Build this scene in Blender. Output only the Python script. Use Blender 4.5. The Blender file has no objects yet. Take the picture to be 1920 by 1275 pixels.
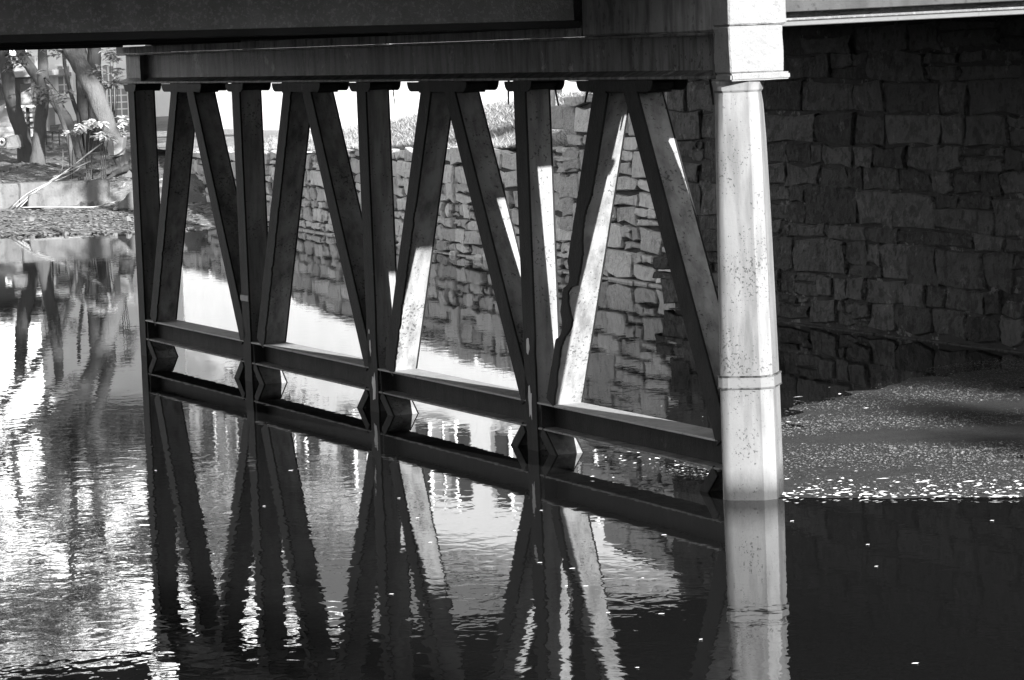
import bpy, bmesh, math, random
from mathutils import Vector, Matrix, noise as mnoise
S = bpy.context.scene
COL = S.collection
rad = math.radians
# ------------------------------------------------------------------ camera
FPX, CX, CY, CAMZ = 6500., 960., 637.5, 4.07
ROLL, PITCH = math.atan(.04), math.atan(572.4 / 6500.)
cam_d = bpy.data.cameras.new('camera'); cam = bpy.data.objects.new('camera', cam_d); COL.objects.link(cam)
cam_d.sensor_width = 36.; cam_d.lens = 36. * FPX / 1920.; cam_d.clip_start = .5; cam_d.clip_end = 3000.
_r = Vector((1, 0, 0)); _d = Vector((0, -math.sin(PITCH), -math.cos(PITCH))); _f = Vector((0, math.cos(PITCH), -math.sin(PITCH)))
_ix = _r * math.cos(ROLL) + _d * math.sin(ROLL); _iy = -_r * math.sin(ROLL) + _d * math.cos(ROLL)
m3 = Matrix((_ix, -_iy, -_f)).transposed()
cam.matrix_world = Matrix.Translation((0, 0, CAMZ)) @ m3.to_4x4()
S.camera = cam
# ------------------------------------------------------------------ survey helpers (bearing + distance -> world point)
def ray(x, y):
    return _f * FPX + _ix * (x - CX) + _iy * (y - CY)
def at(x, y, D):
    r = ray(x, y); t = D / r.y
    return Vector((r.x * t, D, CAMZ + r.z * t))
def atz(x, y, z=0.):
    r = ray(x, y); t = (z - CAMZ) / r.z
    return Vector((r.x * t, r.y * t, z))
# bent frame: u runs along the bent towards the near column, w runs across it towards the abutment
O2 = (1.998, 29.787); U2 = (.3821, -.9241); W2 = (.9241, .3821)
UV = Vector((U2[0], U2[1], 0)); WV = Vector((W2[0], W2[1], 0)); ZV = Vector((0, 0, 1))
def B(u, w, z):
    return Vector((O2[0] + u * U2[0] + w * W2[0], O2[1] + u * U2[1] + w * W2[1], z))
# ------------------------------------------------------------------ light
SUN_A, SUN_EL = rad(5.9), rad(15.8)
sh = UV * math.cos(SUN_A) + WV * math.sin(SUN_A)
sdir = Vector((sh.x * math.cos(SUN_EL), sh.y * math.cos(SUN_EL), math.sin(SUN_EL)))
world = bpy.data.worlds.new('World'); S.world = world; world.use_nodes = True
wn = world.node_tree; wn.nodes.clear()
sky = wn.nodes.new('ShaderNodeTexSky'); sky.sky_type = 'NISHITA'; sky.sun_disc = False
sky.sun_elevation = SUN_EL; sky.sun_rotation = math.atan2(sdir.x, sdir.y)
sky.air_density = 1.0; sky.dust_density = .3
bw = wn.nodes.new('ShaderNodeRGBToBW'); bg = wn.nodes.new('ShaderNodeBackground'); bg.inputs[1].default_value = .15
wo = wn.nodes.new('ShaderNodeOutputWorld')
wn.links.new(sky.outputs[0], bw.inputs[0]); wn.links.new(bw.outputs[0], bg.inputs[0]); wn.links.new(bg.outputs[0], wo.inputs[0])
sun_d = bpy.data.lights.new('sun', 'SUN'); sun_d.energy = 5.0; sun_d.angle = rad(.5); sun_d.color = (1, 1, 1)
sun = bpy.data.objects.new('sun', sun_d); COL.objects.link(sun)
sun.rotation_mode = 'QUATERNION'; sun.rotation_quaternion = sdir.to_track_quat('Z', 'Y'); sun.location = (20, -30, 30)
vs = S.view_settings; vs.view_transform = 'Standard'; vs.look = 'None'; vs.gamma = 1.; vs.use_curve_mapping = False
vs.exposure = 2.4
S.cycles.use_denoising = True
S.cycles.max_bounces = 8; S.cycles.diffuse_bounces = 3; S.cycles.glossy_bounces = 4
S.cycles.transparent_max_bounces = 8; S.cycles.caustics_reflective = False; S.cycles.caustics_refractive = False
# ------------------------------------------------------------------ materials (all neutral: the photograph is black and white)
MATS = {}
def M(name, c, rough=.8, var=.35, scale=3., bump=.3, bscale=25., bdist=.01, spots=0., sscale=30., sthr=.62, sdark=.2,
      streak=0., rnd=0., spec=.3, metal=0., wear=0., wearc=.4, wthr=.6, wscale=3., stretch=(1, 1, 1), tide=0.):
    if name in MATS: return MATS[name]
    m = bpy.data.materials.new(name); m.use_nodes = True; nt = m.node_tree; N = nt.nodes; L = nt.links
    p = N['Principled BSDF']; p.inputs['Roughness'].default_value = rough; p.inputs['Specular IOR Level'].default_value = spec
    p.inputs['Metallic'].default_value = metal
    tc = N.new('ShaderNodeTexCoord')
    def noise(sc, det=5., ro=.6, st=(1, 1, 1)):
        mp = N.new('ShaderNodeMapping'); mp.inputs['Scale'].default_value = st; L.new(tc.outputs['Object'], mp.inputs[0])
        n = N.new('ShaderNodeTexNoise'); n.inputs['Scale'].default_value = sc; n.inputs['Detail'].default_value = det
        n.inputs['Roughness'].default_value = ro; L.new(mp.outputs[0], n.inputs['Vector']); return n.outputs[0]
    def ma(op, a, b):
        n = N.new('ShaderNodeMath'); n.operation = op
        for i, q in enumerate((a, b)):
            if isinstance(q, (int, float)): n.inputs[i].default_value = q
            else: L.new(q, n.inputs[i])
        return n.outputs[0]
    def step(v, lo, hi):
        n = N.new('ShaderNodeMapRange'); n.inputs[1].default_value = lo; n.inputs[2].default_value = hi; L.new(v, n.inputs[0]); return n.outputs[0]
    n1 = noise(scale, st=stretch)
    val = ma('MULTIPLY', c, ma('ADD', 1. - var, ma('MULTIPLY', n1, 2. * var)))
    if rnd:
        oi = N.new('ShaderNodeObjectInfo')
        val = ma('MULTIPLY', val, ma('ADD', 1. - rnd, ma('MULTIPLY', oi.outputs['Random'], 2. * rnd)))
    if streak:
        s_ = step(noise(5., 4., .6, (1.6, 1.6, .22)), .42, .68)
        val = ma('MULTIPLY', val, ma('SUBTRACT', 1., ma('MULTIPLY', s_, streak)))
    if wear:
        w_ = step(noise(wscale, 8., .7), wthr, wthr + .05)
        val = ma('ADD', val, ma('MULTIPLY', w_, wearc * wear))
    if spots:
        cl = step(noise(2.2, 3.), .4, .65)
        sp = step(ma('ADD', noise(sscale, 4., .55), ma('MULTIPLY', cl, .12)), sthr + .05, sthr + .095)
        val = ma('MULTIPLY', val, ma('SUBTRACT', 1., ma('MULTIPLY', sp, spots * (1 - sdark))))
    if tide:
        sz = N.new('ShaderNodeSeparateXYZ'); L.new(tc.outputs['Object'], sz.inputs[0])
        tn = ma('ADD', sz.outputs[2], ma('MULTIPLY', noise(7., 4., .6, (1, 1, .3)), -.28))
        td = N.new('ShaderNodeMapRange'); td.inputs[1].default_value = -.06; td.inputs[2].default_value = .16; td.inputs[3].default_value = 1 - tide; td.inputs[4].default_value = 1.; L.new(tn, td.inputs[0])
        val = ma('MULTIPLY', val, td.outputs[0])
    val = ma('MAXIMUM', val, .002)
    cb = N.new('ShaderNodeCombineColor')
    for i in range(3): L.new(val, cb.inputs[i])
    L.new(cb.outputs[0], p.inputs['Base Color'])
    if bump:
        b = N.new('ShaderNodeBump'); b.inputs['Strength'].default_value = bump; b.inputs['Distance'].default_value = bdist
        L.new(noise(bscale, 8., .65, stretch), b.inputs['Height']); L.new(b.outputs[0], p.inputs['Normal'])
    MATS[name] = m; return m
STEEL = M('dark_painted_steel', .013, .75, .7, 4., .6, 30., .01, streak=.45, spots=.5, sscale=34., sthr=.60, sdark=.35, wear=.5, wearc=.05, wthr=.64, wscale=2.5, spec=.08)
BRACE = M('weathered_grey_steel', .16, .75, .45, 3.0, .6, 35., .01, spots=.7, sscale=36., sthr=.615, sdark=.2, streak=.5, spec=.08)
LITTOP = M('sunlit_beam_top', .24, .8, .35, 4., .5, 30., .008, spots=.4, sscale=20., sthr=.62, spec=.08)  # beam top paler than the other steel: sunlight painted into the colour
FASC = M('stained_fascia_paint', .032, .7, .4, 4., .6, 30., .01, spots=.5, sscale=20., sthr=.6, streak=.4, spec=.1)
CAPM = M('rusted_cap_steel', .075, .6, .6, 1.6, .6, 30., .01, streak=.85, spots=.75, sscale=16., sthr=.62, sdark=.2, wear=.8, wearc=.13, wthr=.60, wscale=2.2, spec=.08)
WHITE = M('white_column_paint', .115, .6, .18, 2.0, .35, 40., .006, spots=.8, sscale=46., sthr=.615, sdark=.22, streak=.42, spec=.2, tide=.75)
BAND = M('column_band_paint', .085, .6, .2, 5., .2, 40., .004, spots=.4, sscale=30., sthr=.62)
PLASTER = M('rough_white_render', .12, .9, .2, 3., .9, 18., .03, spots=.35, sscale=24., sthr=.63, sdark=.4, spec=.1)
CONC = M('stained_concrete', .15, .9, .4, 2., .8, 14., .02, streak=.6, spots=.4, sscale=12., sthr=.6, spec=.1)
GIRDF = M('black_girder_flange', .010, .8, .4, 3., .4, 40., .006, spec=.1)
GIRD = M('black_girder_paint', .075, .7, .6, 3., .8, 55., .01, wear=.5, wearc=.08, wthr=.53, wscale=26., spec=.1)
GIRDL = M('pale_girder_paint', .05, .6, .25, 4., .5, 30., .008, spots=.4, sscale=20., sthr=.62)
FLAKE = M('bare_pale_paint', .32, .7, .4, 14., .4, 50., .003)
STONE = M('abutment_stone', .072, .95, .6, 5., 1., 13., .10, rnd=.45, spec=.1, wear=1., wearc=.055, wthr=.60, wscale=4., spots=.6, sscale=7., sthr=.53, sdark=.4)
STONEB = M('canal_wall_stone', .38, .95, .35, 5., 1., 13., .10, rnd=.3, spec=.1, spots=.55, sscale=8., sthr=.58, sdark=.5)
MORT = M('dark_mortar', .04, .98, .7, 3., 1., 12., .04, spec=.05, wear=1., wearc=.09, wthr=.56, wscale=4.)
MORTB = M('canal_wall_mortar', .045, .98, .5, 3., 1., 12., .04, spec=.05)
KERB = M('pale_concrete_kerb', .095, .95, .3, 1.6, .7, 9., .03, streak=.25, spots=.3, sscale=8., sthr=.62, spec=.1)
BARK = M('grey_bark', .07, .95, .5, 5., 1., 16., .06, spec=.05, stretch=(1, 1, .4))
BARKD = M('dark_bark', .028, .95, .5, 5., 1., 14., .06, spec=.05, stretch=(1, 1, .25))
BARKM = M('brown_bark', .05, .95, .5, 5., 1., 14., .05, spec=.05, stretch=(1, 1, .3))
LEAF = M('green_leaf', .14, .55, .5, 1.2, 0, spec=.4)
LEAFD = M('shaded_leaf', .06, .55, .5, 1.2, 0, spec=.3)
LEAFP = M('sunlit_pale_leaf', .5, .55, .25, 3., 0, spec=.3)  # pale leaves, colour lightened to stand in for sun on them
GROUND = M('bank_earth', .11, .98, .6, 1.1, 1., 5., .1, spots=.7, sscale=4., sthr=.56, sdark=.3, wear=1., wearc=.22, wthr=.58, wscale=3.5, spec=.05)
GRASS = M('cut_grass_bank', .20, .95, .35, 1.2, 1., 9., .08, spec=.05)
BLADE = M('grass_blade', .16, .8, .4, 2., 0, spec=.1)
WOOD = M('weathered_wood', .20, .9, .35, 4., .5, 20., .01, stretch=(1, 1, 1), spec=.1)
WOODD = M('dark_wood', .045, .85, .4, 5., .4, 25., .01, spec=.15)
SIDING = M('grey_siding', .22, .9, .2, 3., .2, 20., .01, rnd=.2)
WALLP = M('pale_painted_brick', .65, .9, .12, 1.5, .6, 8., .02, spec=.1)
TRIM = M('white_trim', .75, .7, .08, 4., .1, 20., .004)
ROOF = M('slate_roof', .07, .8, .4, 3., .5, 12., .02)
SHUT = M('dark_shutter', .05, .7, .3, 3., .2, 20., .004)
ROPE = M('pale_rope', .2, .9, .25, 10., .6, 80., .004)
ALGM = M('floating_scum', .026, .9, .6, 4., 1., 30., .02, spots=.6, sscale=22., sthr=.55, sdark=.3, spec=.2)
ALGB = M('floating_weed_bits', .13, .8, .7, 9., 0, spec=.25)
ALGP = M('dry_floating_leaf', .55, .8, .3, 9., 0, spec=.2)
def glass_mat():
    m = bpy.data.materials.new('window_glass'); m.use_nodes = True; p = m.node_tree.nodes['Principled BSDF']
    p.inputs['Base Color'].default_value = (.3, .3, .3, 1); p.inputs['Roughness'].default_value = .05; return m
GLASS = glass_mat()
def water_mat():
    m = bpy.data.materials.new('canal_water'); m.use_nodes = True; nt = m.node_tree; N = nt.nodes; L = nt.links
    p = N['Principled BSDF']; p.inputs['Base Color'].default_value = (.007, .007, .007, 1); p.inputs['Roughness'].default_value = .012
    p.inputs['IOR'].default_value = 1.38; p.inputs['Specular IOR Level'].default_value = .5
    tc = N.new('ShaderNodeTexCoord')
    def noise(sc, st, det=3., rot=0., dist=0.):
        mp = N.new('ShaderNodeMapping'); mp.inputs['Scale'].default_value = st; mp.inputs['Rotation'].default_value = (0, 0, rot)
        L.new(tc.outputs['Object'], mp.inputs[0]); n = N.new('ShaderNodeTexNoise'); n.inputs['Scale'].default_value = sc
        n.inputs['Detail'].default_value = det; n.inputs['Distortion'].default_value = dist; L.new(mp.outputs[0], n.inputs['Vector']); return n.outputs[0]
    def ma(op, a, b):
        n = N.new('ShaderNodeMath'); n.operation = op
        for i, q in enumerate((a, b)):
            if isinstance(q, (int, float)): n.inputs[i].default_value = q
            else: L.new(q, n.inputs[i])
        return n.outputs[0]
    def rng(v, a, b, c, d):
        n = N.new('ShaderNodeMapRange'); L.new(v, n.inputs[0])
        for i, q in enumerate((a, b, c, d)): n.inputs[i + 1].default_value = q
        return n.outputs[0]
    geo = N.new('ShaderNodeNewGeometry'); sx = N.new('ShaderNodeSeparateXYZ'); L.new(geo.outputs['Position'], sx.inputs[0])
    # open-water side (left of the bent) carries the breeze ripple, the sheltered side under the span is calm
    lat = ma('ADD', ma('MULTIPLY', ma('SUBTRACT', sx.outputs[0], O2[0]), W2[0]), ma('MULTIPLY', ma('SUBTRACT', sx.outputs[1], O2[1]), W2[1]))
    breeze = rng(lat, -4.5, -1.0, 1., 0.)
    patch = rng(noise(.16, (1, .5, 1), 3.), .46, .62, .0, 1.)
    h1 = noise(4.2, (1, .8, 1), 2., .3, .6)
    h2 = noise(1.5, (.6, 1, 1), 2., .1)
    h3 = noise(9., (1, .7, 1), 1., .2)
    a1 = ma('ADD', .24, ma('ADD', ma('MULTIPLY', ma('MULTIPLY', breeze, rng(sx.outputs[1], 22., 42., 1.05, .5)), .52), ma('MULTIPLY', patch, .30)))
    hh = ma('ADD', ma('MULTIPLY', h1, a1), ma('ADD', ma('MULTIPLY', h2, .20), ma('MULTIPLY', ma('MULTIPLY', h3, .28), a1)))
    b = N.new('ShaderNodeBump'); b.inputs['Strength'].default_value = 1.; b.inputs['Distance'].default_value = .0022
    L.new(hh, b.inputs['Height']); L.new(b.outputs[0], p.inputs['Normal'])
    return m
WATER = water_mat()
# ------------------------------------------------------------------ mesh helpers
def obj(name, verts, faces, mat, parent=None, smooth=False):
    me = bpy.data.meshes.new(name); me.from_pydata([tuple(v) for v in verts], [], faces); me.update()
    if mat: me.materials.append(mat)
    if smooth: me.polygons.foreach_set('use_smooth', [True] * len(me.polygons))
    o = bpy.data.objects.new(name, me); COL.objects.link(o)
    if parent: setpar(o, parent)
    return o
def setpar(o, parent):
    o.parent = parent
    mw = Matrix.Translation(parent['_loc']) if '_loc' in parent else Matrix.Identity(4)
    o.matrix_parent_inverse = mw.inverted()
def thing(name, loc, label, cat, group=None):
    o = bpy.data.objects.new(name, None); COL.objects.link(o); o.location = loc; o.empty_display_size = .2
    o['_loc'] = tuple(loc); tag(o, label, cat, group); return o
def tag(o, label, cat, group=None, kind=None):
    o['label'] = label; o['category'] = cat
    if group: o['group'] = group
    if kind: o['kind'] = kind
    return o
class MB:
    def __init__(s): s.v = []; s.f = []
    def add(s, v, f):
        n = len(s.v); s.v += [Vector(q) for q in v]; s.f += [tuple(i + n for i in q) for q in f]
    def box8(s, c):
        s.add(c, [(0, 3, 2, 1), (4, 5, 6, 7), (0, 1, 5, 4), (1, 2, 6, 5), (2, 3, 7, 6), (3, 0, 4, 7)])
    def box(s, o, ax, ay, az):
        o, ax, ay, az = map(Vector, (o, ax, ay, az))
        s.box8([o, o + ax, o + ax + ay, o + ay, o + az, o + ax + az, o + ax + ay + az, o + ay + az])
    def prism(s, pts, ext):
        n = len(pts); ext = Vector(ext)
        s.add(list(map(Vector, pts)) + [Vector(p) + ext for p in pts],
              [tuple(range(n - 1, -1, -1)), tuple(range(n, 2 * n))] + [(i, (i + 1) % n, n + (i + 1) % n, n + i) for i in range(n)])
    def tube(s, pts, rs, k=8, cap=True, wob=0., seed=0):
        pts = [Vector(p) for p in pts]; n0 = len(s.v); rn = random.Random(seed)
        t0 = (pts[1] - pts[0]).normalized(); x = t0.orthogonal().normalized()
        for i, p in enumerate(pts):
            t = (pts[min(i + 1, len(pts) - 1)] - pts[max(i - 1, 0)]).normalized()
            x = (x - t * x.dot(t)).normalized(); y = t.cross(x)
            for j in range(k):
                a = 2 * math.pi * j / k; r = rs[i] * (1 + wob * rn.uniform(-1, 1))
                s.v.append(p + x * (r * math.cos(a)) + y * (r * math.sin(a)))
        for i in range(len(pts) - 1):
            for j in range(k):
                a = n0 + i * k + j; b = n0 + i * k + (j + 1) % k
                s.f.append((a, b, b + k, a + k))
        if cap:
            s.f.append(tuple(n0 + j for j in range(k - 1, -1, -1))); e = n0 + (len(pts) - 1) * k; s.f.append(tuple(e + j for j in range(k)))
    def build(s, name, mat, parent=None, smooth=False):
        return obj(name, s.v, s.f, mat, parent, smooth)
def bevel(o, w=.008, seg=1, rough=0., cuts=0, seed=0):
    bm = bmesh.new(); bm.from_mesh(o.data)
    bmesh.ops.recalc_face_normals(bm, faces=bm.faces)
    if w: bmesh.ops.bevel(bm, geom=list(bm.edges), offset=w, segments=seg, affect='EDGES', clamp_overlap=True)
    if cuts: bmesh.ops.subdivide_edges(bm, edges=[e for e in bm.edges if e.calc_length() > .12], cuts=cuts, use_grid_fill=True)
    if rough:
        for v in bm.verts:
            q = mnoise.noise_vector(v.co * 6. + Vector((seed, 0, 0))) + mnoise.noise_vector(v.co * 19.) * .5
            v.co += q * rough
    bm.to_mesh(o.data); bm.free(); return o
def boxo(name, o, ax, ay, az, mat, parent=None, bev=.0, **k):
    m = MB(); m.box(o, ax, ay, az); q = m.build(name, mat, parent)
    if bev or k: bevel(q, bev, **k)
    return q
def fixn(o):
    bm = bmesh.new(); bm.from_mesh(o.data); bmesh.ops.recalc_face_normals(bm, faces=bm.faces); bm.to_mesh(o.data); bm.free(); return o

# ================================================================== SETTING
rs = random.Random(7)
def sheet(name, x0, x1, y0, y1, nx, ny, zf, mat):
    v = []; f = []
    for j in range(ny + 1):
        for i in range(nx + 1):
            x = x0 + (x1 - x0) * i / nx; y = y0 + (y1 - y0) * j / ny; v.append((x, y, zf(x, y)))
    for j in range(ny):
        for i in range(nx):
            a = j * (nx + 1) + i; f.append((a, a + 1, a + nx + 2, a + nx + 1))
    return obj(name, v, f, mat, None, True)
w_ = obj('canal_water', [(-90, -15, 0), (60, -15, 0), (60, 100, 0), (-90, 100, 0)], [(0, 1, 2, 3)], WATER); w_['kind'] = 'structure'
bed = obj('canal_bed', [(-90, -15, -2.2), (60, -15, -2.2), (60, 100, -2.2), (-90, 100, -2.2)], [(0, 1, 2, 3)], MORT); bed['kind'] = 'structure'
def lerp(x, P):
    for (a, b), (c, d) in zip(P, P[1:]):
        if x <= c: return b + (d - b) * max(0, (x - a)) / (c - a)
    return P[-1][1]
# back (canal) wall line
BW0 = Vector((2.51, 54.41, 0)); BD = Vector((-.312, .950, 0)); BN = Vector((-.950, -.312, 0))   # face normal looks to the canal
def bank_z(x, y):
    yy = y + .5 * mnoise.noise(Vector((x * .4, 3, 0)))
    z = lerp(yy, [(70, -1.2), (77.8, -.03), (79.5, .09), (83.9, .34), (84.25, .38), (84.4, .85), (88, 1.05), (95, 1.5), (125, 1.9), (400, 2.6)])
    if 77 < y < 84.: z += .05 * mnoise.noise(Vector((x * 1.3, y * 1.3, 0)))
    if y > 84.6: z += .16 * mnoise.noise(Vector((x * .7, y * .7, 0))) + .06 * mnoise.noise(Vector((x * 2.2, y * 2.2, 4)))
    return z
v = []; f = []
ys = [70 + i * .45 for i in range(70)] + [101.5 + 4 * i for i in range(20)] + [200, 300, 500, 900]
xs = [-300, -150, -80, -50, -35, -25] + [-20 + .4 * i for i in range(38)]
for yv in ys:
    for xv in xs: v.append((xv, yv, bank_z(xv, yv)))
for j in range(len(ys) - 1):
    for i in range(len(xs) - 1):
        a = j * len(xs) + i; f.append((a, a + 1, a + len(xs) + 1, a + len(xs)))
o = obj('bank_ground', v, f, GROUND, None, True); o['kind'] = 'structure'
# right-hand land behind the canal wall: grass slope up to the house terrace
def wall_top(s): return lerp(s, [(-5, 2.2), (4.3, 2.15), (9, 2.06), (20, 1.8), (33, 1.5)])
def land(s, t):
    z0 = wall_top(s) - .04; zt = lerp(s, [(0, 3.15), (10, 3.0), (20, 2.5), (33, 1.7), (60, 1.9)])
    q = min(1., max(0., t / 3.0)); q = q * q * (3 - 2 * q)
    return z0 + (max(zt, z0) - z0) * q + .05 * mnoise.noise(Vector((s * .8, t * .8, 2)))
v = []; f = []
ss = [-40, -20, -8] + [4.2 + i * .5 for i in range(60)] + [36, 40, 60, 120, 400]; ts = [.32 + i * .22 for i in range(18)] + [6, 9, 15, 30, 80, 250]
for sv in ss:
    for tv in ts:
        p = BW0 + BD * sv - BN * tv; zz = land(sv, tv)
        if sv < 4: zz = 4.5
        v.append((p.x, p.y, zz))
for j in range(len(ss) - 1):
    for i in range(len(ts) - 1):
        a = j * len(ts) + i; f.append((a, a + len(ts), a + len(ts) + 1, a + 1))
o = obj('grass_slope', v, f, GRASS, None, True); o['kind'] = 'structure'
# grass blades on the slope
m = MB(); rg = random.Random(3)
for i in range(26000):
    s_ = rg.uniform(4.4, 34); t_ = rg.uniform(.3, 4.0) if rg.random() < .8 else rg.uniform(.28, .5); p = BW0 + BD * s_ - BN * t_; p.z = land(s_, t_) - .01
    a = rg.uniform(0, 6.28); h = rg.uniform(.03, .12) * (1.8 if rg.random() < .05 else 1); d = Vector((math.cos(a), math.sin(a), 0)); l = Vector((rg.uniform(-.12, .12), rg.uniform(-.12, .12), h))
    m.add([p - d * .012, p + d * .012, p + l], [(0, 1, 2)])
tag(m.build('grass', BLADE), 'short mown grass on the slope above the rubble canal wall', 'grass', kind='stuff')
# leaf litter / scum on the beach of the left bank
m = MB()
for i in range(9000):
    x = rg.uniform(-15, -7.0); y = rg.triangular(76.8, 92, 79); z = max(bank_z(x, y), 0.) + .012
    if 83.6 < y < 84.7: continue
    a = rg.uniform(0, 6.28); r = rg.uniform(.02, .07); d = Vector((math.cos(a), math.sin(a), rg.uniform(-.3, .3))) * r; e = Vector((-math.sin(a), math.cos(a), rg.uniform(-.3, .3))) * r * .6
    p = Vector((x, y, z)); m.add([p - d, p + e, p + d, p - e], [(0, 1, 2, 3)])
tag(m.build('leaf_litter', ALGB), 'pale fallen leaves scattered over the muddy bank edge', 'leaf litter', kind='stuff')

# ================================================================== STONE WALLS
def stone_mesh(ox, oz, l, h, org, dr, nr, rn, proud, jit, gap=.010):
    """one rough stone: 8-point outline, back ring, front ring, dressed ring, crown"""
    g = gap * (1 + 1.2 * rn.random())
    c = [(g, g), (l * rn.uniform(.35, .65), g), (l - g, g), (l - g, h * rn.uniform(.35, .65)), (l - g, h - g), (l * rn.uniform(.35, .65), h - g), (g, h - g), (g, h * rn.uniform(.35, .65))]
    jx, jz = min(.06, l * .09) * jit, min(.035, h * .13) * jit
    c = [(x + rn.uniform(-jx, jx), z + rn.uniform(-jz, jz)) for x, z in c]
    mx = sum(x for x, _ in c) / 8; mz = sum(z for _, z in c) / 8
    V = []
    for lev in range(3):
        for x, z in c:
            if lev == 0: d, k = -.14, 1.
            elif lev == 1: d, k = proud - .028 + rn.uniform(-.006, .006), 1.
            else:
                d = proud + rn.uniform(-.009, .010); k = None
            if k is None:
                ix = .008 + .02 * rn.random(); x2 = x + max(-ix, min(ix, (mx - x))); z2 = z + max(-ix * .8, min(ix * .8, (mz - z)))
            else: x2, z2 = x, z
            V.append(org + dr * (ox + x2) + nr * d + ZV * (oz + z2))
    V.append(org + dr * (ox + mx) + nr * (proud + rn.uniform(-.006, .012)) + ZV * (oz + mz))
    Fc = []
    for lv in range(2):
        for i in range(8):
            a = lv * 8 + i; b = lv * 8 + (i + 1) % 8; Fc.append((a, b, b + 8, a + 8))
    for i in range(8): Fc.append((16 + i, 16 + (i + 1) % 8, 24))
    return V, Fc
def stone_wall(root, org, dr, nr, s0, s1, z0, topf, hr, lr, seed, mat, prd=(.0, .06), jit=1., limit=300, gap=.010):
    rn = random.Random(seed); cells = []
    z = z0; zmax = max(topf(s0 + (s1 - s0) * i / 20) for i in range(21))
    while z < zmax - .06:
        h = rn.uniform(*hr)
        s = s0 - rn.uniform(0, lr[1] * .5)
        while s < s1:
            l = rn.uniform(*lr) * (1.25 if h > sum(hr) / 2 else .85)
            tz = topf(s + l / 2)
            if z + .09 < tz:
                hh = min(h, tz - z)
                r = rn.random()
                if r < .16 and hh > .26:
                    k = rn.uniform(.35, .65); cells += [(s, z, l, hh * k), (s, z + hh * k, l * rn.uniform(.4, .6), hh * (1 - k))]
                    l0 = cells[-1][2]; cells.append((s + l0, z + hh * k, l - l0, hh * (1 - k)))
                elif r < .26 and hh > .3:
                    k = rn.uniform(.3, .7); cells += [(s, z, l, hh * k), (s, z + hh * k, l, hh * (1 - k))]
                else: cells.append((s, z, l, hh))
            s += l
        z += h
    cells = [c for c in cells if c[2] > .1 and c[3] > .07]
    cells.sort(key=lambda c: -c[2] * c[3]); rest = MB()
    for i, (s, z, l, h) in enumerate(cells):
        V, Fc = stone_mesh(s, z, l, h, org, dr, nr, rn, rn.uniform(*prd), jit, gap)
        if i < limit: obj('stone', V, Fc, mat, root)
        else: rest.add(V, Fc)
    if rest.v:
        q = rest.build('small_stones', mat, root); q['kind'] = 'stuff'
# abutment (in the shade, carries the deck)
A0 = Vector((2.37, 50.42, 0)); AD = Vector((.3987, -.9171, 0)); AN = Vector((-.9171, -.3987, 0))
ab = thing('stone_abutment', A0, 'dark coursed stone abutment wall carrying the bridge deck, standing in the shaded water', 'stone wall')
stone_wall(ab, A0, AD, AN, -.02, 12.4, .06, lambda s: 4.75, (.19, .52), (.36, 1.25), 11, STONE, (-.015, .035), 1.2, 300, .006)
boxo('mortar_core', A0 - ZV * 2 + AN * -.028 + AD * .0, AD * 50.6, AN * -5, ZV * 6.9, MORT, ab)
m = MB(); n = 46
for i in range(n):
    a = i * 12.6 / n; m.box(A0 + AD * a + AN * (-.1) - ZV * .3, AD * (12.6 / n - .004), AN * (.16 + .03 * rs.random()), ZV * (.306 + .012 * rs.random()))
m.build('footing_ledge', STONE, ab)
# wing wall: taller part of the canal wall next to the abutment
ww = thing('wing_wall', BW0, 'tall squared-stone wing wall rising beside the grass slope, next to the abutment', 'stone wall')
def wing_top(s): return 4.6 if s < 3.2 else (3.9 if s < 3.8 else 3.0)
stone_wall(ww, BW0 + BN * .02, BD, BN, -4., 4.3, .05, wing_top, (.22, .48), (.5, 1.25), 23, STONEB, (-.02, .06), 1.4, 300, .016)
boxo('mortar_core', BW0 - ZV * 2 - BN * .05 + BD * -4, BD * 7.2, BN * -.8, ZV * 6.6, MORTB, ww)
boxo('mortar_core', BW0 - ZV * 2 - BN * .05 + BD * 3.2, BD * 1.08, BN * -.8, ZV * 4.9, MORTB, ww)
m = MB()
for i in range(14): m.box(BW0 + BD * (-4 + i * .6) + BN * (-.1) - ZV * .3, BD * .595, BN * (.16 + .05 * rs.random()), ZV * (.31 + .04 * rs.random()))
m.build('footing_ledge', STONEB, ww)
# canal wall: rough rubble
cw = thing('canal_wall', BW0 + BD * 4.3, 'pale rough rubble retaining wall along the canal, grass slope above it', 'stone wall')
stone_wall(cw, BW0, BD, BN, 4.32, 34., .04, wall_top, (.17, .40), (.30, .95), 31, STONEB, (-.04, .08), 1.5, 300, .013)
for i in range(10):
    s0_ = 4.3 + i * 3; zt = min(wall_top(s0_), wall_top(s0_ + 3)) - .06
    boxo('mortar_core', BW0 + BD * s0_ - ZV * 2 - BN * .045, BD * 2.998, BN * -.5, ZV * (2 + zt), MORTB, cw)
m = MB()
for i in range(40):
    if rs.random() < .35: continue
    s_ = 4.4 + rs.random() * 29; p = BW0 + BD * s_ + BN * rs.uniform(.02, .2)
    r = rs.uniform(.06, .16); m.tube([p + ZV * -.1, p + ZV * (r * .5), p + ZV * r * .9], [r, r * 1.05, r * .5], 6, True, .25, i)
ml = MB()
for i in range(60):
    ml.box(BW0 + BD * (4.34 + i * .49) + BN * (-.1) - ZV * .3, BD * .484, BN * (.17 + .06 * rs.random()), ZV * (.305 + .03 * rs.random()))
ml.build('footing_ledge', STONEB, cw)
m.build('fallen_stones', STONEB, cw)['kind'] = 'stuff'

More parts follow.
